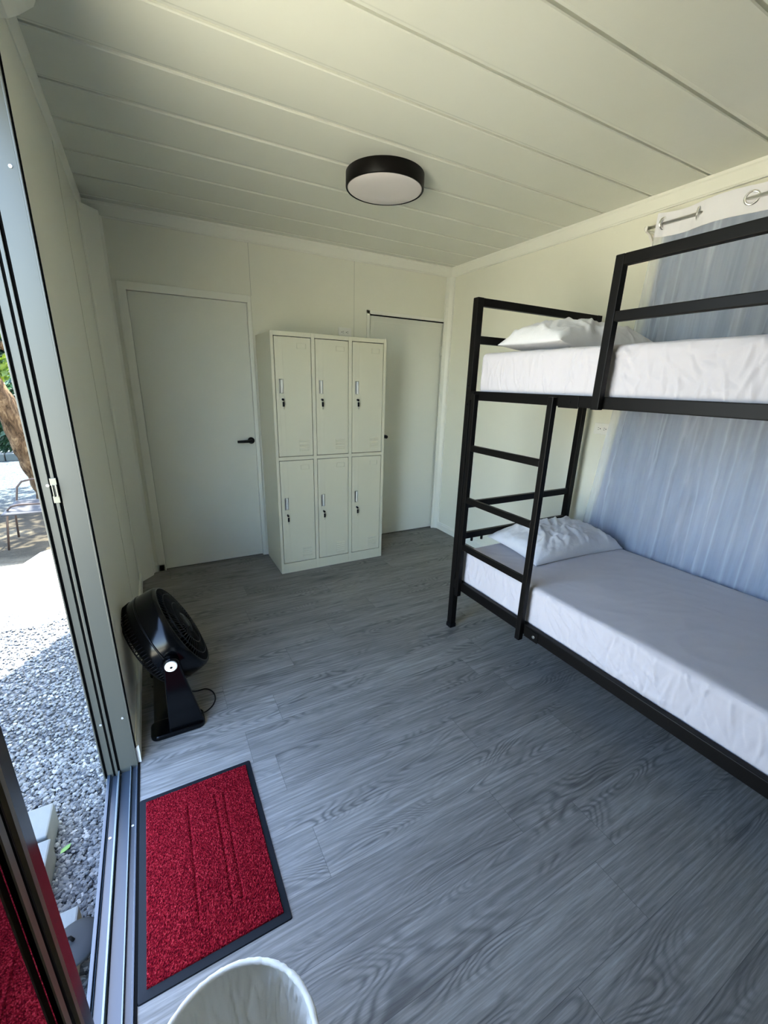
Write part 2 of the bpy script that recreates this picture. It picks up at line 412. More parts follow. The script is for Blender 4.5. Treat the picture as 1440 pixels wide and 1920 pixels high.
for z in (1.797,.235):
    h=MB().box(D2[1]-.016,D2[1]+.004,D-.004,D+.024,z,z+.085)
    for k in range(3): h.cyl((D2[1]-.004,D-.006,z+.002+k*.0285),.006,.026,'z',10)
    tag(h.build('hinge','steel',d2),'steel butt hinge')
# ---- sliding door frame in the left wall
sd=empty('door_3',(0,0,0),kind='structure')
def jamb(y,s):  # s=-1 faces -y
    m=MB()
    e=y
    P=lambda x0,x1,d0,d1:m.box(x0,x1,*sorted((e+s*d0,e+s*d1)),-.02,ZH)
    P(-.115,.002,-.010,0)            # back plate
    P(-.002,.003,0,.014)             # inner lip
    P(-.059,-.002,0,.010)            # broad flat
    P(-.076,-.067,0,.014)            # middle rib
    P(-.104,-.084,0,.010)            # outer flat
    P(-.116,-.111,-.01,.016)         # outer lip
    return m
jamb(YJ,-1).build('jamb','alu',sd,bevel=.0012)
jamb(YN,1).build('jamb','alu',sd,bevel=.0012)
MB().box(-.0665,-.0595,YJ-.004,YJ-.002,-.02,ZH).box(-.0835,-.0765,YJ-.004,YJ-.002,-.02,ZH).box(-.1105,-.1045,YJ-.004,YJ-.002,-.02,ZH).box(.0032,.0065,YJ-.004,YJ+.001,.084,2.48).build('groove','gap',sd)
th=MB().box(-.100,.0,YN,YJ-.010,-.06,-.020).box(-.003,.002,YN,YJ-.01,-.02,.004).box(-.020,-.003,YN,YJ-.01,-.02,-.003).box(-.092,-.090,YN,YJ-.01,-.02,-.004)
th.box(-.058,-.0245,YN,YJ-.01,-.02,-.010).box(-.090,-.070,YN,YJ-.01,-.02,-.012).box(-.104,-.094,YN,YJ-.01,-.06,.002)
th.build('threshold','track',sd,bevel=.0012)
MB().box(-.0235,-.020,YN,YJ-.01,-.02,.010).box(-.067,-.061,YN,YJ-.01,-.02,.008).build('track_rail','rail',sd,bevel=.001)
MB().box(.0025,.0095,YN,YJ+.003,-.001,.0025).build('shadow_gap_strip','gap',sd)  # black strip standing in for the shadow gap between mat and track
hdr=MB().box(-.115,.002,YN,YJ,ZH,ZH+.03).box(-.116,-.111,YN,YJ,ZH-.03,ZH).box(-.068,-.060,YN,YJ,ZH-.03,ZH).box(-.003,.002,YN,YJ,ZH-.02,ZH)
hdr.build('head_track','alu',sd)
for p,ax in [((-.088,YJ-.0125,1.185),'y'),((-.018,YJ-.0125,.25),'y'),((-.090,YJ-.0125,.247),'y'),((-.018,YJ-.0125,2.03),'y'),((-.0115,1.363,-.0035),'z'),((-.081,1.357,-.0125),'z')]:
    MB().cyl(p,.0042,.0028,ax,14).build('screw','screw',sd)
k=MB().box(-.080,-.063,YJ-.017,YJ-.012,1.185,1.208).box(-.080,-.063,YJ-.017,YJ-.012,1.128,1.150)
k.box(-.077,-.074,YJ-.022,YJ-.012,1.148,1.187).box(-.068,-.064,YJ-.022,YJ-.012,1.148,1.187)
tag(k.build('latch_keeper','keeper',sd,bevel=.001),'bright metal latch keeper')
# sliding leaf, pushed towards the camera, and fixed leaf
def leaf(x0,x1,y0,y1,parent,nm):
    m=MB(); sw=.045; z0,z1=.010,ZH-.005
    m.box(x0,x1,y1-sw,y1,z0,z1).box(x0,x1,y0,y0+sw,z0,z1).box(x0,x1,y0+sw,y1-sw,z0,z0+.07).box(x0,x1,y0+sw,y1-sw,z1-.07,z1)
    fr=m.build('leaf_frame','aludark',parent,bevel=.0015)
    bd=MB(); xm=(x0+x1)/2; xb=x1-.001
    for a,b in ((.0,.014),(.034,.052)):
        bd.box(xb-.004,xb+(.003 if a==0 else -.001),y1-sw-b,y1-sw-a,z0+.07,z1-.07)
        bd.box(xb-.004,xb+(.003 if a==0 else -.001),y0+sw+a,y0+sw+b,z0+.07,z1-.07)
    bd.build('glazing_bead','bead',parent)
    MB().box(xb-.012,xb-.006,y1-sw-.034,y1-sw-.014,z0+.07,z1-.07).box(xb-.012,xb-.006,y0+sw+.014,y0+sw+.034,z0+.07,z1-.07).build('gasket','gap',parent)
    MB().box(xm-.003,xm+.003,y0+sw,y1-sw-.002,z0+.07,z1-.07).build('glass_pane','glass',parent)
s4=empty('door_4',(0,0,0),kind='structure'); leaf(-.078,-.045,-.62,.748,s4,'a')
s5=empty('door_5',(0,0,0),kind='structure'); leaf(-.110,-.082,-1.38,-.45,s5,'b')

# ================================================================ OUTSIDE
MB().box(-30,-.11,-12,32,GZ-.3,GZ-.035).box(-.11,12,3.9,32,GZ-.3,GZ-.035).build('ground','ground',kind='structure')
MB().box(-1.25,-.11,-6,3.95,GZ-.05,GZ-.012).build('gravel_bed','bed',kind='structure')
sl=MB().prism([(-.5,3.95),(-.4,5.55),(-.9,5.18),(-1.12,4.4),(-2.6,3.6),(-2.6,3.95)][::-1],GZ-.05,GZ-.015,'z')
MB().prism([(.6,3.95),(.6,5.9),(-.45,5.5),(-.93,5.12),(-1.14,4.42),(-2.4,3.9),(-2.4,3.5),(-.62,3.5)],GZ-.05,GZ-.006,'z').build('paving_slab','slab',kind='structure')
# loose gravel near the door
ICO=[]
t_=(1+5**.5)/2
iv=[Vector(p).normalized() for p in [(-1,t_,0),(1,t_,0),(-1,-t_,0),(1,-t_,0),(0,-1,t_),(0,1,t_),(0,-1,-t_),(0,1,-t_),(t_,0,-1),(t_,0,1),(-t_,0,-1),(-t_,0,1)]]
ifc=[(0,11,5),(0,5,1),(0,1,7),(0,7,10),(0,10,11),(1,5,9),(5,11,4),(11,10,2),(10,7,6),(7,1,8),(3,9,4),(3,4,2),(3,2,6),(3,6,8),(3,8,9),(4,9,5),(2,4,11),(6,2,10),(8,6,7),(9,8,1)]
g=MB(); rd=random.Random(3)
for i in range(13500):
    y=rd.uniform(.9,3.75); xl=-.115-.32*(y-.6) if y>1.0 else -.35
    xl=max(xl-.25,-1.25); x=rd.uniform(xl,-.112)
    if i%3==0: y=rd.uniform(.9,2.1); x=rd.uniform(-.62,-.112)
    s=rd.uniform(.0055,.0125); rot=Matrix.Rotation(rd.uniform(0,6.3),3,'Z')@Matrix.Rotation(rd.uniform(-.6,.6),3,'X')
    sc=Vector((s*rd.uniform(.8,1.35),s*rd.uniform(.7,1.0),s*rd.uniform(.45,.8)))
    c=Vector((x,y,GZ-.010+rd.uniform(0,.008)))
    g.add([c+rot@Vector((v.x*sc.x,v.y*sc.y,v.z*sc.z))*rd.uniform(.85,1.1) for v in iv],ifc)
tag(g.build('gravel','pebble'),'grey blue loose gravel on the ground outside the sliding door','gravel',kind='stuff')
# concrete blocks
def block(x0,x1,y0,y1,z0,z1,label,dy=0):
    m=MB(); N=10
    m.box(0,x1-x0,0,y1-y0,0,z1-z0)
    o=m.build('concrete_block','block',bevel=.006,seg=2); o.location=(x0,y0,z0); o.rotation_euler=(0,0,dy)
    return tag(o,label,'block',group='concrete blocks on the gravel outside')
block(-.70,-.303,1.553,1.70,GZ-.012,-.10,'pale grey concrete block on the gravel, farthest from the camera of three')
block(-.68,-.288,1.29,1.537,GZ-.012,-.10,'pale grey concrete block on the gravel, middle of the three, beside the fallen green leaf')
block(-.50,-.172,1.02,1.243,GZ-.012,-.10,'pale concrete block on the gravel carrying the round dark lid')
# round lid lying on the small block
p=empty('round_lid',(-.168,1.128,-.0985),'round dark grey lid with hooked black handle lying on the concrete block by the threshold','lid')
ld=MB().lathe([(0,.016),(.03,.016),(.050,.012),(.060,.007),(.066,.001),(.064,0),(0,0)],48).build('lid_plate','lid',p)
MB().tube([(-.034,-.004,.012),(-.033,-.004,.026),(-.022,.000,.034),(-.008,.002,.030),(-.003,.002,.014)],.005,10).build('lid_handle','blackm',p)
# fallen leaf
lf=MB(); pts=[(-.018,0,.0),(-.008,.008,.004),(.006,.009,.003),(.019,.002,.006),(.008,-.007,.003),(-.007,-.007,.002)]
lf.add(pts+[(0,0,-.001)],[(0,1,6),(1,2,6),(2,3,6),(3,4,6),(4,5,6),(5,0,6)],True)
M['freshleaf']=simple('fresh_leaf',(.10,.24,.04),.5)
o=lf.build('fallen_leaf','freshleaf'); o.location=(-.262,1.552,GZ+.003); o.rotation_euler=(0,0,.55); o.scale=(1.1,1.1,1)
tag(o,'small bright green fallen leaf lying on the gravel beside the concrete block','leaf')
# garden chair
gc=empty('garden_chair',(-1.0,5.4,GZ),'grey metal tube garden chair with dark sling seat standing on sandy ground','chair')
Z0=.0
def P3(x,y,z): return (x+1.0,y-5.4,z+.0)
# front legs + arched seat hoop
MB().tube([P3(-1.212,5.3,.0),P3(-1.165,5.3,.33),P3(-1.145,5.3,.42),P3(-1.11,5.3,.452),P3(-1.05,5.3,.462),P3(-.86,5.3,.456),P3(-.80,5.3,.445),P3(-.765,5.3,.40),P3(-.745,5.3,.30),P3(-.70,5.3,0)],.010,10).build('front_hoop','tube',gc)
MB().tube([P3(-1.215,5.72,.0),P3(-1.19,5.7,.30),P3(-1.15,5.69,.42),P3(-1.125,5.7,.56),P3(-1.08,5.72,.615),P3(-1.0,5.74,.63),P3(-.82,5.74,.63),P3(-.76,5.72,.61),P3(-.725,5.7,.55),P3(-.70,5.7,.42),P3(-.66,5.72,0)],.010,10).build('back_hoop','tube',gc)
sg=MB();NX,NY=14,10;vs=[];fs=[]
for i in range(NX+1):
    for j in range(NY+1):
        u=i/NX;v=j/NY; vs.append(P3(-1.15+.39*u-.02*(1-v)*(1-u),5.16+.5*v,.425-.03*math.sin(PI*u)*math.sin(PI*v)-.02*(1-v)**2))
for i in range(NX):
    for j in range(NY): a=i*(NY+1)+j; fs.append((a,a+1,a+NY+2,a+NY+1))
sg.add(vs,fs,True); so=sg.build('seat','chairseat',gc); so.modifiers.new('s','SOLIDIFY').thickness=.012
# kerb stones far behind
for k,x in enumerate([-5.2,-4.3,-3.4,-2.5,-1.6,-.7,.2]):
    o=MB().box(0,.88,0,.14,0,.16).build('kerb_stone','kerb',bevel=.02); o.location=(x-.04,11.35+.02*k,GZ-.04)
    tag(o,'pale green grey kerb stone in the row before the dark bushes','kerb stone',group='kerb stones at the edge of the yard')
# vegetation
def leafcloud(blobs,nleaf,size,seed,name,mat,parent=None):
    rd=random.Random(seed); m=MB(); tot=sum(b[3]*b[4]*b[5] for b in blobs)
    for bx,by,bz,rx,ry,rz in blobs:
        k=int(nleaf*rx*ry*rz/tot)
        for _ in range(k):
            while True:
                p=Vector((rd.uniform(-1,1),rd.uniform(-1,1),rd.uniform(-1,1)))
                if .25<p.length<1: break
            c=Vector((bx+p.x*rx,by+p.y*ry,bz+p.z*rz))
            s=size*rd.uniform(.6,1.4)
            q=Vector((rd.gauss(0,1),rd.gauss(0,1),rd.gauss(0,.8))).normalized(); u=q.orthogonal().normalized(); w=q.cross(u)
            m.add([c-u*s,c+w*s*.42,c+u*s,c-w*s*.42+q*s*.12],[(0,1,2,3)])
    return m.build(name,mat,parent)
def limb(pts,rs,m,seed=0):
    # smooth poly through points with lumpy bark
    P=[Vector(p) for p in pts]; out=[];R=[]
    for i in range(len(P)-1):
        p0=P[max(i-1,0)];p1=P[i];p2=P[i+1];p3=P[min(i+2,len(P)-1)]
        for k in range(8):
            t=k/8; out.append(.5*((2*p1)+(p2-p0)*t+(2*p0-5*p1+4*p2-p3)*t*t+(-p0+3*p1-3*p2+p3)*t**3))
            R.append((rs[i]*(1-t)+rs[i+1]*t)*(1+.16*noise.noise(Vector((i+t,seed,0))*2.3)))
    out.append(P[-1]);R.append(rs[-1])
    o=len(m.v); m.tube(out,R,18)
    for i in range(o,len(m.v)):
        v=Vector(m.v[i]); d=noise.noise(v*6)*.022+noise.noise(v*15)*.010; m.v[i]=(v.x+d,v.y+d*.6,v.z)
tr=empty('yard_tree',(-1.22,7.26,GZ),'leaning brown tree trunk with yellow green leaves behind the garden chair','tree')
tm=MB(); O=Vector((-1.22,7.26,GZ)); T=lambda *p:tuple(Vector(p)-O)
limb([T(-1.13,7.26,-.3),T(-1.20,7.22,.1),T(-1.27,7.15,.55),T(-1.33,7.1,.95),T(-1.44,7.05,1.35),T(-1.62,7.0,1.8),T(-1.9,6.9,2.5),T(-2.2,6.7,3.3)],[.17,.13,.135,.13,.12,.12,.10,.07],tm)
tm.build('trunk','bark',tr)
bm_=MB(); limb([T(-1.62,7.0,1.80),T(-1.45,7.05,1.93),T(-1.27,7.1,1.84),T(-1.1,7.1,1.80),T(-.8,7.1,2.0),T(-.4,7.1,2.5)],[.09,.06,.05,.045,.04,.02],bm_,5)
bm_.build('branch','bark',tr)
leafcloud([T(-2.2,6.3,3.7)+(1.5,1.3,.8),T(-3.6,6.3,3.3)+(1.1,1.2,.8),T(-.9,7.0,3.2)+(.9,.9,.7)],5200,.07,2,'foliage','leafy',tr)
leafcloud([T(-1.55,7.2,1.98)+(.28,.28,.14),T(-1.42,7.4,1.60)+(.26,.3,.16),T(-1.30,7.3,2.02)+(.18,.2,.08)],420,.055,12,'low_foliage','leafy',tr)
o=empty('dry_leaved_bush',(-1.9,8.7,GZ),'orange brown leaved tree behind the leaning trunk','tree')
leafcloud([(-.15,0,2.75,.8,.5,.42)],1700,.05,4,'foliage','leafo',o)
sm_=MB(); limb([(-1.1,.2,0),(-.9,.1,1.4),(-.6,0,2.5)],[.06,.05,.02],sm_,9); sm_.build('stem','bark',o)
specs=[(-6.9,12.6,1.25,1.5,'dark green hedge bush at the far left of the yard'),(-4.5,12.4,1.0,1.35,'dark green bush behind the kerb, left of the trunk'),
       (-2.35,12.5,1.05,1.5,'dense dark green bush straight behind the leaning trunk'),(-.2,12.6,1.05,1.3,'dark green bush behind the kerb, right of the trunk')]
for k,(x,y,rx,hh,lab) in enumerate(specs):
    o=empty('green_bush',(x,y,GZ),lab,'bush',group='dark bushes behind the kerb')
    leafcloud([(0,0,hh*.52,rx,.7,hh*.55),(.3,.2,hh*.95,rx*.6,.5,.35)],4200,.085,20+k,'foliage','leafd',o)
    sm_=MB(); limb([(0,0,0),(.1,0,hh*.5),(.2,0,hh*.9)],[.07,.05,.02],sm_,k); sm_.build('stem','bark',o)
for k,(x,y,z,rx,rz) in enumerate([(-7.5,17,3.2,2.6,2.2),(-3.6,18.5,2.6,1.6,1.0),(-.8,17,3.6,1.8,2.4)]):
    o=empty('background_tree',(x,y,GZ),['tall dark tree far off at the left beyond the bushes','mid green tree crown far off above the bushes','tall dark tree far off at the right beyond the bushes'][k],'tree',group='trees beyond the yard')
    leafcloud([(0,0,z,rx,1.3,rz)],3600,.13,40+k,'foliage','leafd',o)
    sm_=MB(); limb([(0,0,0),(.1,0,z*.5),(.2,0,z)],[.16,.12,.05],sm_,k); sm_.build('trunk','bark',o)
# canopy tree out of frame that dapples the yard
o=empty('shade_tree',(.9,9.2,GZ),'broad tree over the yard casting dappled shade','tree')
leafcloud([(-1.3,-.8,3.7,1.7,1.5,.6),(-3.1,.2,3.9,1.5,1.5,.6),(-.3,.9,4.1,1.3,1.0,.5)],3300,.11,61,'foliage','leafy',o)
sm_=MB(); limb([(0,0,0),(-.05,0,1.6),(-.3,-.2,3.0),(-.9,-.5,3.8)],[.16,.12,.09,.04],sm_,3); sm_.build('trunk','bark',o)

# ================================================================ LOCKER
LX,LY,LW,LD,LH=1.019,D-.4835,.924,.448,1.85
lk=empty('storage_locker',(LX,LY,0),'pale grey green steel locker with six doors standing against the back wall','locker')
t=.0015
xs=[(.021,.297),(.324,.596),(.624,.900)]; zs=[(.084,.937),(.964,1.820)]
b=MB().box(0,LW,.02,LD,0,LH-.001)
fx=[0,.0205,.2975,.3235,.5965,.6235,.9005,LW]
for a,c in ((0,1),(2,3),(4,5),(6,7)): b.box(fx[a],fx[c],0,.021,0,LH)
for a,c in ((1,2),(3,4),(5,6)):
    for z0,z1 in ((.0,.0835),(.9375,.9635),(1.8205,LH)): b.box(fx[a]+.0001,fx[c]-.0001,.0004,.0205,z0,z1)
b.build('cabinet_body','locker',lk,bevel=.0008)
MB().box(.018,.903,.0195,.0205,.08,1.822).build('door_shadow_gap','gap',lk)
def locker_door(x0,x1,z0,z1,up):
    w_,h_=x1-x0,z1-z0
    m=MB(); g_=.0044
    hz=(.466,.566) if up else (.458,.558)
    hx0,hx1=.028,.062
    # door plate with a recess for the handle
    y0,y1=.0012,.018
    m.box(g_,hx0,y0,y1,g_,h_-g_).box(hx1,w_-g_,y0,y1,g_,h_-g_).box(hx0,hx1,y0,y1,g_,hz[0]).box(hx0,hx1,y0,y1,hz[1],h_-g_).box(hx0,hx1,y0+.010,y1,hz[0],hz[1])
    # louvres
    vz=.044 if up else .040
    for k in range(5):
        z=vz+k*.018; m.prism([(-.0050,z),(.0012,z-.001),(.0012,z+.009)],w_-.112,w_-.036,'x')
    # raised label frame
    lz=h_-.078
    for a in ((.168,.236,lz-.0,lz+.002),(.168,.236,lz+.034,lz+.036),(.168,.170,lz,lz+.036),(.234,.236,lz,lz+.036)): m.box(a[0],a[1],-.0022,.0012,a[2],a[3])
    o=m.build('locker_door','locker',lk,bevel=.0006,seg=1); o.location=(x0,0,z0)
    hd=MB().box(hx0+.013,hx0+.026,-.0035,.004,hz[0]+.002,hz[1]-.002).build('handle','bright',o,bevel=.003,seg=3)
    MB().box(hx0,hx0+.0125,.0005,.0105,hz[0],hz[1]).box(hx0+.0265,hx1,.0045,.0105,hz[0],hz[1]).build('handle_recess','gap' if 0 else 'steel',o)
    lz=hz[0]-.040
    MB().cyl((.046,-.006,lz),.0085,.008,'y',20).build('lock','chrome',o,bevel=.001)
    ky=MB().box(.0445,.0475,-.022,-.004,lz-.006,lz+.006).cyl((.046,-.026,lz-.002),.0085,.006,'y',16)
    ky.build('key','blackm',o,bevel=.001)
    tg=MB().tube([(.046,-.025,lz-.008),(.049,-.022,lz-.020)],.0012,6).box(.042,.056,-.022,-.018,lz-.052,lz-.018).build('spare_key','blackm',o,bevel=.002)
    MB().box(.0475,.0505,-.0212,-.0195,lz-.072,lz-.050).build('key_blade','chrome',o)
    return o
for (x0,x1) in xs:
    locker_door(x0,x1,zs[1][0],zs[1][1],True); locker_door(x0,x1,zs[0][0],zs[0][1],False)

# ================================================================ CEILING LIGHT
cl=empty('ceiling_light',(1.468,2.355,H),'round black rimmed ceiling light with white diffuser, switched off','ceiling light')
MB().lathe([(0,0),(.2045,0),(.207,-.003),(.207,-.066),(.2045,-.069),(.1985,-.069),(.1985,-.060),(0,-.060)],96).build('lamp_housing','black',cl)
MB().lathe([(0,-.071),(.12,-.0708),(.192,-.069),(.1975,-.066),(.1975,-.0602),(0,-.0602)],96).build('diffuser','diff',cl)

# ================================================================ OUTLETS
def outlet(m4,label):
    o=empty('wall_outlet',(0,0,0),label,'outlet',group='white double wall outlets'); o.matrix_world=m4
    pl=MB().box(-.060,.060,-.037,.037,0,.007).build('cover_plate','whitep',o,bevel=.003)
    MB().box(-.045,.045,-.0235,.0235,.0069,.0085).build('socket_insert','whitep',o,bevel=.0008)
    for cx in (-.021,.021):
        s=MB().box(cx-.008,cx-.000,.0048,.0074,.0083,.0089).box(cx-.008,cx-.000,-.0074,-.0048,.0083,.0089).cyl((cx+.009,0,.0083),.0034,.0006,'z',12)
        s.build('socket_slots','gap',o)
    return o
outlet(frame_at((1.790,D,1.931),(0,-1,0),(-1,0,0)),'white double wall outlet just above the top of the locker')
outlet(frame_at((W,1.830,1.268),(-1,0,0),(0,-1,0)),'white double wall outlet beside the curtain edge, seen between the bunks')

# ================================================================ BUNK BED
BX,BXE=1.787,2.787; YH=1.937; YFT=-.06; PS=.040
bed=empty('bunk_bed',(BX,YH,0),'black steel tube bunk bed with ladder along the right wall','bed')
def rel(*a): return a
def bpart(name,boxes,bevel=.003,mat='black'):
    m=MB()
    for x0,x1,y0,y1,z0,z1 in boxes: m.box(x0-BX,x1-BX,y0-YH,y1-YH,z0,z1)
    return m.build(name,mat,bed,bevel=bevel)
for x in (BX,BXE-PS):
    for y,zt in ((YH-PS,1.958),(YFT,1.958)):
        p_=bpart('post',[(x,x+PS,y,y+PS,.0,zt)])
        MB().box(x-BX-.003,x-BX+PS+.003,y-YH-.003,y-YH+PS+.003,0,.028).build('foot_cap','blackm',p_,bevel=.003)
for y in (YH-PS,YFT):
    for z0,z1 in ((1.918,1.958),(1.735,1.775),(.812,.852),(.612,.652),(.30,.34),(1.445,1.485)):
        bpart('end_rail',[(BX+PS,BXE-PS,y+.006,y+PS-.006,z0,z1)])
for x,s in ((BX,0),(BXE-.03,0)):
    bpart('side_rail',[(x,x+.030,YFT+PS,YH-PS,1.445,1.492)])
    bpart('side_rail',[(x,x+.030,YFT+PS,YH-PS,.300,.358)])
# mattress slats
for z in (.325,1.455):
    for k in range(9):
        y=YH-.12-k*.215; bpart('slat',[(BX+.03,BXE-.03,y-.02,y+.02,z,z+.015)],0)
# guard rail : two posts, two rails
GX=BX-.0
bpart('guard_post',[(BX-.032,BX-.001,1.088,1.122,1.442,1.977)])
bpart('guard_post',[(BX-.032,BX-.001,YFT+.10,YFT+.134,1.442,1.977)])
bpart('guard_rail',[(BX-.031,BX-.002,YFT+.134,1.088,1.940,1.977)])
bpart('guard_rail',[(BX-.031,BX-.002,YFT+.134,1.088,1.757,1.792)])
# ladder
lad=bpart('ladder',[(BX-.030,BX-.001,1.822,1.852,.272,1.478),(BX-.030,BX-.001,1.308,1.338,.268,1.482)])
for z in (1.172,.873,.583):
    o=MB().box(BX-.027-BX,-.004,1.338-YH,1.822-YH,z,z+.034).build('rung','black',lad,bevel=.003)
# bolted brackets
br=[(BX-.004,BX,1.20,1.30,1.440,1.492),(BX-.004,BX,1.862,1.905,1.445,1.487),(BX-.004,BX,1.215,1.30,.296,.350),(BX-.004,BX,1.855,1.905,.300,.352)]
for q in br: bpart('bracket',[q],.001)
for y,z in ((1.245,1.465),(1.883,1.466),(1.240,.322),(1.880,.326),(1.917,1.52),(1.917,1.42)):
    bo=MB().cyl((-.008,y-YH,z),.0075,.006,'x',16).build('bolt','steel' if z<1.3 and y<1.3 else 'black',bed,bevel=.001)
for x in (1.905,1.985): MB().cyl((x-BX,YH-.03-YH,.592),.008,.022,'z',12).build('rail_knob','black',bed)

# ---- mattresses
def mkcreases(n,seed,w,h,ang=None,L=(.05,.16),A=(.002,.005),W_=(.003,.007)):
    rd=random.Random(seed); out=[]
    for _ in range(n):
        a=rd.uniform(0,PI) if ang is None else rd.gauss(ang[0],ang[1])
        out.append((rd.uniform(-w/2,w/2),rd.uniform(-h/2,h/2),math.cos(a),math.sin(a),rd.uniform(*L),rd.uniform(*A)*rd.choice((1,1,-.6)),rd.uniform(*W_),rd.uniform(-3,3)))
    return out
def creases(cr,x,y):
    t=0
    for cx,cy,c,s_,L,A,w,b in cr:
        dx,dy=x-cx,y-cy
        if abs(dx)>L*2 or abs(dy)>L*2: continue
        u=dx*c+dy*s_; v=-dx*s_+dy*c-b*u*u
        e=(v/w)**2+(u/L)**2*1.5
        if e<9: t+=A*math.exp(-e)
    return t
PCR=[mkcreases(60,11,.7,.42,(.5,.7),(.05,.13),(.007,.016),(.007,.014)),mkcreases(60,12,.7,.42,(.9,.6),(.05,.14),(.007,.016),(.007,.014))]
def mattress(x0,x1,y0,y1,z0,z1,seed,label):
    nx,ny,nz=36,86,12; cx,cy=(x0+x1)/2,(y0+y1)/2; m=MB()
    hx,hy,h=(x1-x0)/2,(y1-y0)/2,z1-z0; rr=.026
    SCR=mkcreases(150,int(seed)+30,1.95,.2,(1.35,.35),(.03,.10),(.003,.0065),(.003,.007))+mkcreases(26,int(seed)+31,.5,.16,(.5,.25),(.06,.14),(.004,.008),(.004,.008))
    TCR=mkcreases(45,int(seed)+40,.95,1.9,(-.6,.5),(.05,.16),(.0018,.0045),(.004,.009))
    def shape(p,nrm):
        q=Vector((max(-hx+rr,min(hx-rr,p.x)),max(-hy+rr,min(hy-rr,p.y)),max(rr,min(h-rr,p.z))))
        d=p-q
        if d.length>1e-6: dn=d.normalized(); out=q+dn*rr
        else: dn=nrm; out=p
        X,Y,Z=out.x,out.y,out.z
        if abs(nrm.z)<.5:
            a=Y if abs(nrm.x)>.5 else X
            k=.0045*fbm(a*9,Z*2.2,seed,4)+.0035*abs(noise.noise(Vector((a*26+Z*7,Z*5,seed))))-.001
            k+=.004*math.exp(-((Z-(h-.030))/.006)**2)*.4
            k+=creases(SCR,a,Z-h/2)
            k*=min(1,max(0,(Z)/.03))*min(1,max(0,(h-p.z)/.02))*min(1,max(0,((hy-abs(p.y)) if abs(nrm.x)>.5 else (hx-abs(p.x)))/.02))
        else:
            k=creases(TCR,X,Y)+.0035*fbm(X*2.5,Y*2.5,seed,4)+.0022*(1-abs(noise.noise(Vector((X*5+Y*6,Y*2.2-X*3,seed+4)))))**6
            k*=min(1,max(0,min(hx-abs(p.x),hy-abs(p.y))/.035))
        return out+dn*k+Vector((cx,cy,z0))
    def grid(f,nu,nv,nrm):
        vs=[shape(f(i/nu,j/nv),nrm) for i in range(nu+1) for j in range(nv+1)]
        m.add(vs,[(i*(nv+1)+j,(i+1)*(nv+1)+j,(i+1)*(nv+1)+j+1,i*(nv+1)+j+1) for i in range(nu) for j in range(nv)],True)
    V=Vector
    grid(lambda u,v:V((-hx+2*hx*u,-hy+2*hy*v,h)),nx*2,ny*2,V((0,0,1)))
    grid(lambda u,v:V((-hx+2*hx*u,-hy+2*hy*v,0)),6,12,V((0,0,-1)))
    grid(lambda u,v:V((-hx,-hy+2*hy*u,h*v)),ny*5,nz*2,V((-1,0,0)))
    grid(lambda u,v:V((hx,-hy+2*hy*u,h*v)),ny*2,nz,V((1,0,0)))
    grid(lambda u,v:V((-hx+2*hx*u,-hy,h*v)),nx*4,nz*2,V((0,-1,0)))
    grid(lambda u,v:V((-hx+2*hx*u,hy,h*v)),nx*4,nz*2,V((0,1,0)))
    o=m.build('mattress','sheet')
    bm=bmesh.new(); bm.from_mesh(o.data); bmesh.ops.remove_doubles(bm,verts=bm.verts,dist=.0012); bmesh.ops.recalc_face_normals(bm,faces=bm.faces); bm.to_mesh(o.data); bm.free()
    return tag(o,label,'mattress',group='mattresses on the bunk bed')
mattress(1.818,2.780,-.015,1.885,.342,.556,1.0,'white sheeted mattress on the lower bunk')
mattress(1.818,2.780,-.015,1.872,1.472,1.686,5.0,'white sheeted mattress on the upper bunk')
# ---- pillows
def pillow(L,Wd,Th,seed,label,bend=0.0,lift=(0,0,0,0)):
    N,K=72,48; m=MB()
    def pt(u,v,s):
        cu,cv=abs(u),abs(v)
        # pinched sides leave pointed corners
        X=u*L/2*(1-.065*(1-cv**2.0)*cu**3); Y=v*Wd/2*(1-.075*(1-cu**2.0)*cv**3)
        e=(1-cu**2.6)*(1-cv**2.4); th=Th*max(e,0)**.52
        w=fbm(X*6,Y*6,seed,5)*.013+creases(PCR[int(seed)%2],X,Y)+ (1-abs(noise.noise(Vector((X*9+Y*5,Y*12-X*4,seed)))))**5*.007+(1-abs(noise.noise(Vector((X*6-Y*9,Y*7+X*6,seed+9)))))**6*.008
        rad=math.hypot(u,v)
        if s>0: Z=th+w*min(1,e*5)
        else: Z=-th*.06
        Z+=bend*(cu**2)*cv**0*.5
        a,b_,c_,d_=lift
        fu,fv=max(0,(u+1)/2),max(0,(v+1)/2)
        Z+=a*max(0,(-u-.2)/.8)**1.5*(.5+.5*v)+b_*max(0,(-u-.2)/.8)**1.5*(.5-.5*v)
        Z+=c_*max(0,(u-.2)/.8)**1.5
        return (X,Y,Z)
    for s in (1,-1):
        vs=[pt(-1+2*i/N,-1+2*j/K,s) for i in range(N+1) for j in range(K+1)]
        m.add(vs,[(i*(K+1)+j,(i+1)*(K+1)+j,(i+1)*(K+1)+j+1,i*(K+1)+j+1) for i in range(N) for j in range(K)],True)
    o=m.build('pillow','pillow')
    bm=bmesh.new(); bm.from_mesh(o.data); bmesh.ops.remove_doubles(bm,verts=bm.verts,dist=.0008); bmesh.ops.recalc_face_normals(bm,faces=bm.faces); bm.to_mesh(o.data); bm.free()
    o.modifiers.new('sub','SUBSURF').levels=1; o.modifiers['sub'].render_levels=1
    return tag(o,label,'pillow',group='white pillows on the bunk bed')
o=pillow(.74,.45,.140,3.3,'white crumpled pillow on the lower bunk behind the ladder',lift=(.03,0,.0,0)); o.location=(2.405,1.690,.562); o.rotation_euler=(0,0,-.06)
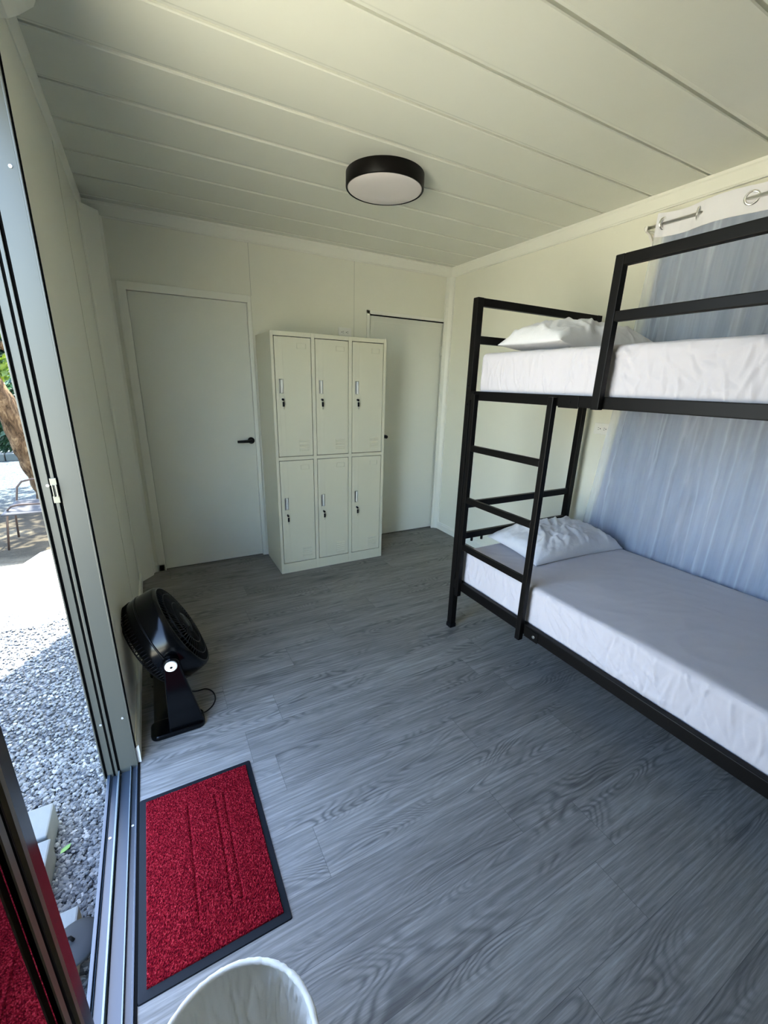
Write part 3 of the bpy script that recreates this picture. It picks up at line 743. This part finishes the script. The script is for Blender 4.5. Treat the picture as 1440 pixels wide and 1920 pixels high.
o=pillow(.76,.46,.150,8.8,'white crumpled pillow on the upper bunk under the headboard',lift=(.03,.045,.0,0)); o.location=(2.275,1.61,1.692); o.rotation_euler=(.05,0,-.10)

# ================================================================ CURTAIN
RZ=2.388; RX=2.812
rod=empty('curtain_rod',(RX,1.70,RZ),'thin grey metal curtain rod with white wall bracket above the bed','curtain rod')
MB().cyl((0,-2.0,0),.0085,2.03,'y',16).build('rod','steel',rod)
MB().cyl((0,.030,0),.011,.008,'y',16).build('end_cap','whitep',rod)
for y in (.022,-1.93):
    bk=MB().box(W-RX-.006,W-RX,y-.014,y+.014,-.085,.02).box(-.006,W-RX,y-.005,y+.005,-.016,-.008)
    bk.prism([(-.012,-.012),(-.012,.008),(-.016,.010),(-.016,-.018),(.02,-.03),(W-RX-.004,-.075),(W-RX-.004,-.055),(.016,-.016)],y-.006,y+.006,'y')
    bk.build('bracket','whitep',rod,bevel=.001)
GY=[1.635,1.466,1.237,1.02,.80,.58,.36,.14]
def phase(y):
    # piecewise sine that crosses the rod at every ring; in front (towards room) between ring 2 and 3
    g=[1.69]+GY+[-.08]
    for k in range(len(g)-1):
        if g[k]>=y>=g[k+1]:
            t=(g[k]-y)/(g[k]-g[k+1]); sgn=-1 if k%2==0 else 1
            return sgn*math.sin(PI*t)
    return 0
def curtain_sheet(name,mat,z1,z0,off,ns,nz_,s0,amp,seed,parent,edge=0.0,crease=1.0):
    m=MB(); S1=1.80
    vs=[]
    for i in range(ns+1):
        s=s0+(S1-s0)*i/ns
        for j in range(nz_+1):
            z=z1+(z0-z1)*j/nz_
            d=(2.44-z)/2.0            # 0 top .. 1 bottom
            flare=.145*max(0,d)**1.5*math.exp(-s*1.3)
            y=1.665-s+flare
            top=math.exp(-max(0,(2.33-z))*2.2)
            x=RX-phase(y if top>.9 else 1.665-s)*-.021*top
            # free-hanging folds, soft and tilting with height
            q=s*7.5+.5*math.sin(d*2+seed)+.35*d*s
            f=.5*fbm(q,d*.8,seed,3)+.55*(abs(noise.noise(Vector((s*9+.7*d,d*1.1,seed+3))))*2-.5)
            fine=(1-abs(noise.noise(Vector((s*17-.9*d,d*.9,seed+7)))))**9
            x+=amp*(1-top)*(f*.03) - crease*.007*fine*(1-top*.7)
            x+=crease*.004*fbm(s*14,z*9,seed+2,3)*min(1,max(0,d*2))
            x+=off
            x=min(x,W-.006)
            # lower end is pushed back behind the mattresses
            vs.append((max(x,2.793+off if z<1.72 else x),y,z))
    m.add(vs,[(i*(nz_+1)+j,(i+1)*(nz_+1)+j,(i+1)*(nz_+1)+j+1,i*(nz_+1)+j+1) for i in range(ns) for j in range(nz_)],True)
    return m.build(name,mat,parent)
cu=empty('window_curtain',(0,0,0),'sheer pale curtain over blue grey lining hanging from the rod behind the bunk bed','curtain')
h=curtain_sheet('header_band','header',2.44,2.325,0,240,14,0.0,1.0,2.0,cu); tag(h,'white curtain header band')
curtain_sheet('sheer_panel','sheer',2.325,.40,0,420,150,0.0,1.0,2.0,cu)
l=curtain_sheet('lining','lining',2.33,.42,.017,260,90,0.035,.55,6.0,cu,crease=.35); tag(l,'blue grey lining behind the sheer')
for k,gy in enumerate(GY):
    sg=1 if k%2==0 else -1
    tilt=[1.3,1.25,.35,1.0,.5,.9,.5,.9][k]*sg
    mt=Matrix.Translation((RX,gy,RZ))@Matrix.Rotation(tilt,4,'Z')@Matrix.Rotation(PI/2,4,'Y')
    MB().lathe([(.0215,-.003),(.024,-.005),(.029,-.0045),(.0325,-.001),(.0325,.001),(.029,.0045),(.024,.005),(.0215,.003)],36,m=mt,closed=True).build('grommet','chrome',cu)

# ================================================================ FAN
fan=empty('floor_fan',(.165,2.01,0),'black tilted drum floor fan against the left wall, white cap on its pivot','fan')
ax=Vector((math.cos(.47),0,math.sin(.47))); PV=Vector((.003,0,.352))
MF=frame_at(PV,ax,(0,1,0))
R_=.225
sh=MB().lathe([(R_*.90,-.085),(R_*.955,-.080),(R_*.985,-.055),(R_,-.020),(R_,.035),(R_*.985,.062),(R_*.95,.078),(R_*.90,.080),(R_*.90,.070),(R_*.935,.05),(R_*.96,0),(R_*.92,-.07)],96,m=MF,closed=True)
so=sh.build('drum_housing','blackp',fan)
MB().lathe([(R_+.0015,-.018),(R_+.003,-.016),(R_+.003,-.012),(R_+.0015,-.010)],96,m=MF,closed=True).build('drum_seam','blackm',so)
# rear grille : radial ribs wrapping the back edge
rg=MB()
for k in range(84):
    a=2*PI*k/84; c,s_=math.cos(a),math.sin(a)
    P=[MF@Vector((r*c,r*s_,z)) for r,z in ((R_*.99,-.052),(R_*.965,-.084),(R_*.85,-.098),(R_*.5,-.105),(R_*.22,-.106))]
    rg.tube(P,.0024,5)
for r,z in ((R_*.86,-.098),(R_*.5,-.106)): rg.tube([MF@Vector((r*math.cos(a*PI/24),r*math.sin(a*PI/24),z)) for a in range(48)],.0028,6,closed=True)
rg.build('rear_grille','blackm',fan)
fg=MB()
for k in range(60):
    a=2*PI*k/60; tw=.5
    P=[MF@Vector((r*math.cos(a+tw*(1-r/R_)),r*math.sin(a+tw*(1-r/R_)),z)) for r,z in ((R_*.93,.074),(R_*.75,.086),(R_*.5,.094),(R_*.25,.096))]
    fg.tube(P,.0022,5)
for r,z in ((R_*.75,.086),(R_*.5,.094)): fg.tube([MF@Vector((r*math.cos(a*PI/24),r*math.sin(a*PI/24),z)) for a in range(48)],.0028,6,closed=True)
fgo=fg.build('front_grille','blackm',fan)
MB().lathe([(0,.104),(.03,.103),(.055,.097),(.057,.090),(0,.090)],40,m=MF).build('grille_badge','blackp',fgo)
for k in range(5):
    a0=2*PI*k/5; vs=[];NU,NV=8,6
    for i in range(NU+1):
        for j in range(NV+1):
            r=.045+(.19-.045)*i/NU; a=a0+(-.35+.75*j/NV)*(1-.1*i/NU)+.25*i/NU; z=.03-.06*j/NV
            vs.append(MF@Vector((r*math.cos(a),r*math.sin(a),z)))
    MB().add(vs,[(i*(NV+1)+j,(i+1)*(NV+1)+j,(i+1)*(NV+1)+j+1,i*(NV+1)+j+1) for i in range(NU) for j in range(NV)],True).build('fan_blade','blackp',fan)
MB().cyl((0,0,-.095),.05,.14,'z',32,m=MF).build('motor','blackm',fan,bevel=.004)
# stand: two flared uprights on a foot
def upright(y0,y1):
    m=MB(); prof=[]
    for i in range(13):
        t_=i/12; z=.022+(.355-.022)*t_; wdt=.064*(1-t_)**1.1+.033; cx=.004+.004*(1-t_)
        prof.append((cx-.030-.018*(1-t_),cx+wdt,z))
    def ring(t,y): return y
    L=[(a,z) for a,b_,z in prof]; Rr=[(b_,z) for a,b_,z in prof]
    top=[(.004+.034*math.cos(a),.352+.034*math.sin(a)) for a in [PI*k/10 for k in range(11)]]
    poly=[(p[0],p[1]) for p in Rr[:-1]]+top+[(p[0],p[1]) for p in reversed(L[:-1])]
    return m.prism(poly,y0,y1,'y')
for s in (-1,1):
    u=upright(*sorted((s*.236,s*.268))).build('upright','blackp',fan,bevel=.006,seg=3)
    cp=MB().lathe([(0,.012),(.006,.012),(.0065,.010),(.010,.010),(.022,.0085),(.0245,.005),(.0245,0),(0,0)],40,m=frame_at((.004,s*.268,.352),(0,s,0))).build('pivot_cap','whitep',u); tag(cp,'white round pivot cap')
    MB().lathe([(0,.0128),(.005,.0128),(.005,.0118),(0,.0118)],20,m=frame_at((.004,s*.268,.352),(0,s,0))).build('cap_hole','gap',cp)
ft=MB()
def rrect(x0,x1,y0,y1,r,k=6):
    out=[]
    for cx,cy,a0 in ((x1-r,y1-r,0),(x0+r,y1-r,PI/2),(x0+r,y0+r,PI),(x1-r,y0+r,1.5*PI)):
        for i in range(k+1): a=a0+PI/2*i/k; out.append((cx+r*math.cos(a),cy+r*math.sin(a)))
    return out
ft.prism(rrect(-.113,.108,-.285,-.175,.03),0,.026,'z').prism(rrect(-.113,.108,.175,.285,.03),0,.026,'z').prism(rrect(-.100,-.02,-.20,.20,.02),0,.024,'z')
ft.build('foot','blackp',fan,bevel=.008,seg=3)
cd=[]
for p in [(.06,2.12,.006),(.16,2.08,.005),(.24,1.995,.005),(.30,1.985,.005),(.330,1.945,.005),(.334,1.89,.005),(.315,1.845,.005),(.28,1.818,.005),(.255,1.822,.006),(.22,1.84,.008)]: cd.append(Vector(p)-Vector((.165,2.01,0)))
sp=[]
for i in range(len(cd)-1):
    p0=cd[max(i-1,0)];p1=cd[i];p2=cd[i+1];p3=cd[min(i+2,len(cd)-1)]
    for k in range(6):
        t_=k/6; sp.append(.5*((2*p1)+(p2-p0)*t_+(2*p0-5*p1+4*p2-p3)*t_*t_+(-p0+3*p1-3*p2+p3)*t_**3))
MB().tube(sp,.0032,8).build('power_cord','blackm',fan)

# ================================================================ DOORMAT
mt=empty('doormat',(.21,1.143,0),'red looped doormat with black rubber border inside the sliding door','doormat')
hx,hy=.201,.309
fr=MB(); 
o_=rrect(-hx,hx,-hy,hy,.006,3); i_=rrect(-hx+.022,hx-.020,-hy+.024,hy-.020,.004,3)
N_=len(o_)
vs=[(x,y,0) for x,y in o_]+[(x*.992,y*.994,.0035) for x,y in o_]+[(x,y,.0042) for x,y in i_]+[(x,y,0) for x,y in i_]
fs=[]
for r_ in range(3):
    for i in range(N_): fs.append((r_*N_+i,r_*N_+(i+1)%N_,(r_+1)*N_+(i+1)%N_,(r_+1)*N_+i))
fr.add(vs,fs); fr.build('rubber_border','rubber',mt)
# pile: dense displaced surface with pressed lines, plus loops
pm=MB(); nx,ny=150,230; x0,x1,y0,y1=-hx+.021,hx-.019,-hy+.023,hy-.019
def emb(x,y):
    X,Y=x+.21,y+1.143; d=0
    for gx in (.168,.262,.292):
        d=max(d,math.exp(-((X-gx)/.004)**2)*(1 if .95<Y<1.35 else 0))
    if .178<X<.255 and .955<Y<1.32:
        d=max(d,.8*(math.sin(Y*2*PI/.026)>.3)*max(0,1-abs(Y-1.02)/.09))
    return d
vs=[]; rd=random.Random(5)
for i in range(nx+1):
    for j in range(ny+1):
        x=x0+(x1-x0)*i/nx; y=y0+(y1-y0)*j/ny
        e=min(i,nx-i,j,ny-j); h_=.0085+.0022*noise.noise(Vector((x*330,y*330,0)))+.0012*rd.uniform(-1,1)-.0040*emb(x,y)
        if e==0: h_=.001
        vs.append((x+rd.uniform(-1,1)*.0006,y+rd.uniform(-1,1)*.0006,h_))
pm.add(vs,[(i*(ny+1)+j,(i+1)*(ny+1)+j,(i+1)*(ny+1)+j+1,i*(ny+1)+j+1) for i in range(nx) for j in range(ny)],False)
pm.build('pile_surface','pile',mt)

# ================================================================ BASKET
bk=empty('laundry_basket',(.2095,.515,0),'white fabric round basket on the floor at the bottom edge of the photo','basket')
BR=.160; BH=.25
rm=MB(); pts=[]
for i in range(160):
    a=2*PI*i/160; pts.append((BR*math.cos(a),BR*math.sin(a),BH+.002*math.sin(a*3)))
rm.tube(pts,[.0064+.0010*(1-abs(noise.noise(Vector((i*.55,8,0)))))**4+.0012*noise.noise(Vector((i*.35,3,0)))+.0004*math.sin(i*1.9) for i in range(160)],10,closed=True)
rm.build('rim','basket',bk)
fb=MB(); NA,NZ=240,40; vs=[]
for i in range(NA):
    a=2*PI*i/NA
    for j in range(NZ+1):
        t_=j/NZ
        if t_<.72: zz=BH-(BH-.012)*t_/.72; r=BR*(1-.10*(t_/.72)) 
        else: zz=.012; r=BR*.90*(1-(t_-.72)/.28)
        pl=.0035*math.sin(a*38+2*math.sin(a*5))*math.exp(-t_*16)+.011*fbm(math.cos(a)*3.2,math.sin(a)*3.2,t_*1.3,4)*min(1,t_*5)+.009*(1-abs(noise.noise(Vector((math.cos(a)*7,math.sin(a)*7,t_*2)))))**6*min(1,t_*6)
        r=max(r-abs(pl) if t_<.72 else r,0.0005)
        vs.append((r*math.cos(a),r*math.sin(a),zz+(.009*fbm(r*math.cos(a)*14,r*math.sin(a)*14,5,3) if t_>=.72 else 0)))
fb.add(vs,[(i*(NZ+1)+j,((i+1)%NA)*(NZ+1)+j,((i+1)%NA)*(NZ+1)+j+1,i*(NZ+1)+j+1) for i in range(NA) for j in range(NZ)],True)
fb.build('fabric_body','basket',bk)

# ================================================================ LIGHT
SUN_EL=math.radians(58); az=Vector((.56,.83,0)).normalized()
to_sun=Vector((az.x*math.cos(SUN_EL),az.y*math.cos(SUN_EL),math.sin(SUN_EL)))
sun=bpy.data.lights.new('sun','SUN'); sun.energy=16.0; sun.angle=math.radians(.6); sun.color=(1,.96,.84)
so=bpy.data.objects.new('sun',sun); COL.objects.link(so); so.rotation_euler=to_sun.to_track_quat('Z','Y').to_euler(); so.location=(0,0,8)
wd=bpy.data.worlds.new('sky'); SC.world=wd; wd.use_nodes=True; nt=wd.node_tree; nt.nodes.clear()
out=nt.nodes.new('ShaderNodeOutputWorld'); bg=nt.nodes.new('ShaderNodeBackground'); sk=nt.nodes.new('ShaderNodeTexSky')
sk.sky_type='NISHITA'; sk.sun_disc=False; sk.sun_elevation=SUN_EL; sk.sun_rotation=math.atan2(az.x,az.y); sk.air_density=1.0; sk.dust_density=1.5; sk.ozone_density=1.0
nt.links.new(sk.outputs[0],bg.inputs[0]); bg.inputs[1].default_value=.62; nt.links.new(bg.outputs[0],out.inputs[0])

# ================================================================ CAMERA
f,px,py,cx,cz,yaw,pitch,roll=787.7804,720.4862,972.5864,.2222,1.5177,.5040,-.3108,.0282
import json
cam=bpy.data.cameras.new('camera'); co=bpy.data.objects.new('camera',cam); COL.objects.link(co); SC.camera=co
cam.sensor_fit='HORIZONTAL'; cam.sensor_width=36; cam.lens=f/1440*36; cam.shift_x=-(px-720)/1440; cam.shift_y=(py-960)/1440; cam.clip_start=.02; cam.clip_end=200
fw=Vector((math.sin(yaw)*math.cos(pitch),math.cos(yaw)*math.cos(pitch),math.sin(pitch))); r0=Vector((math.cos(yaw),-math.sin(yaw),0)); u0=r0.cross(fw)
rt=r0*math.cos(roll)+u0*math.sin(roll); up=-r0*math.sin(roll)+u0*math.cos(roll)
mw=Matrix((rt,up,-fw)).transposed().to_4x4(); mw.translation=Vector((cx,0,cz)); co.matrix_world=mw
SC.view_settings.view_transform='Standard'; SC.view_settings.look='None'; SC.view_settings.gamma=1; SC.view_settings.exposure=2.53
try: SC.view_settings.use_curve_mapping=False
except: pass
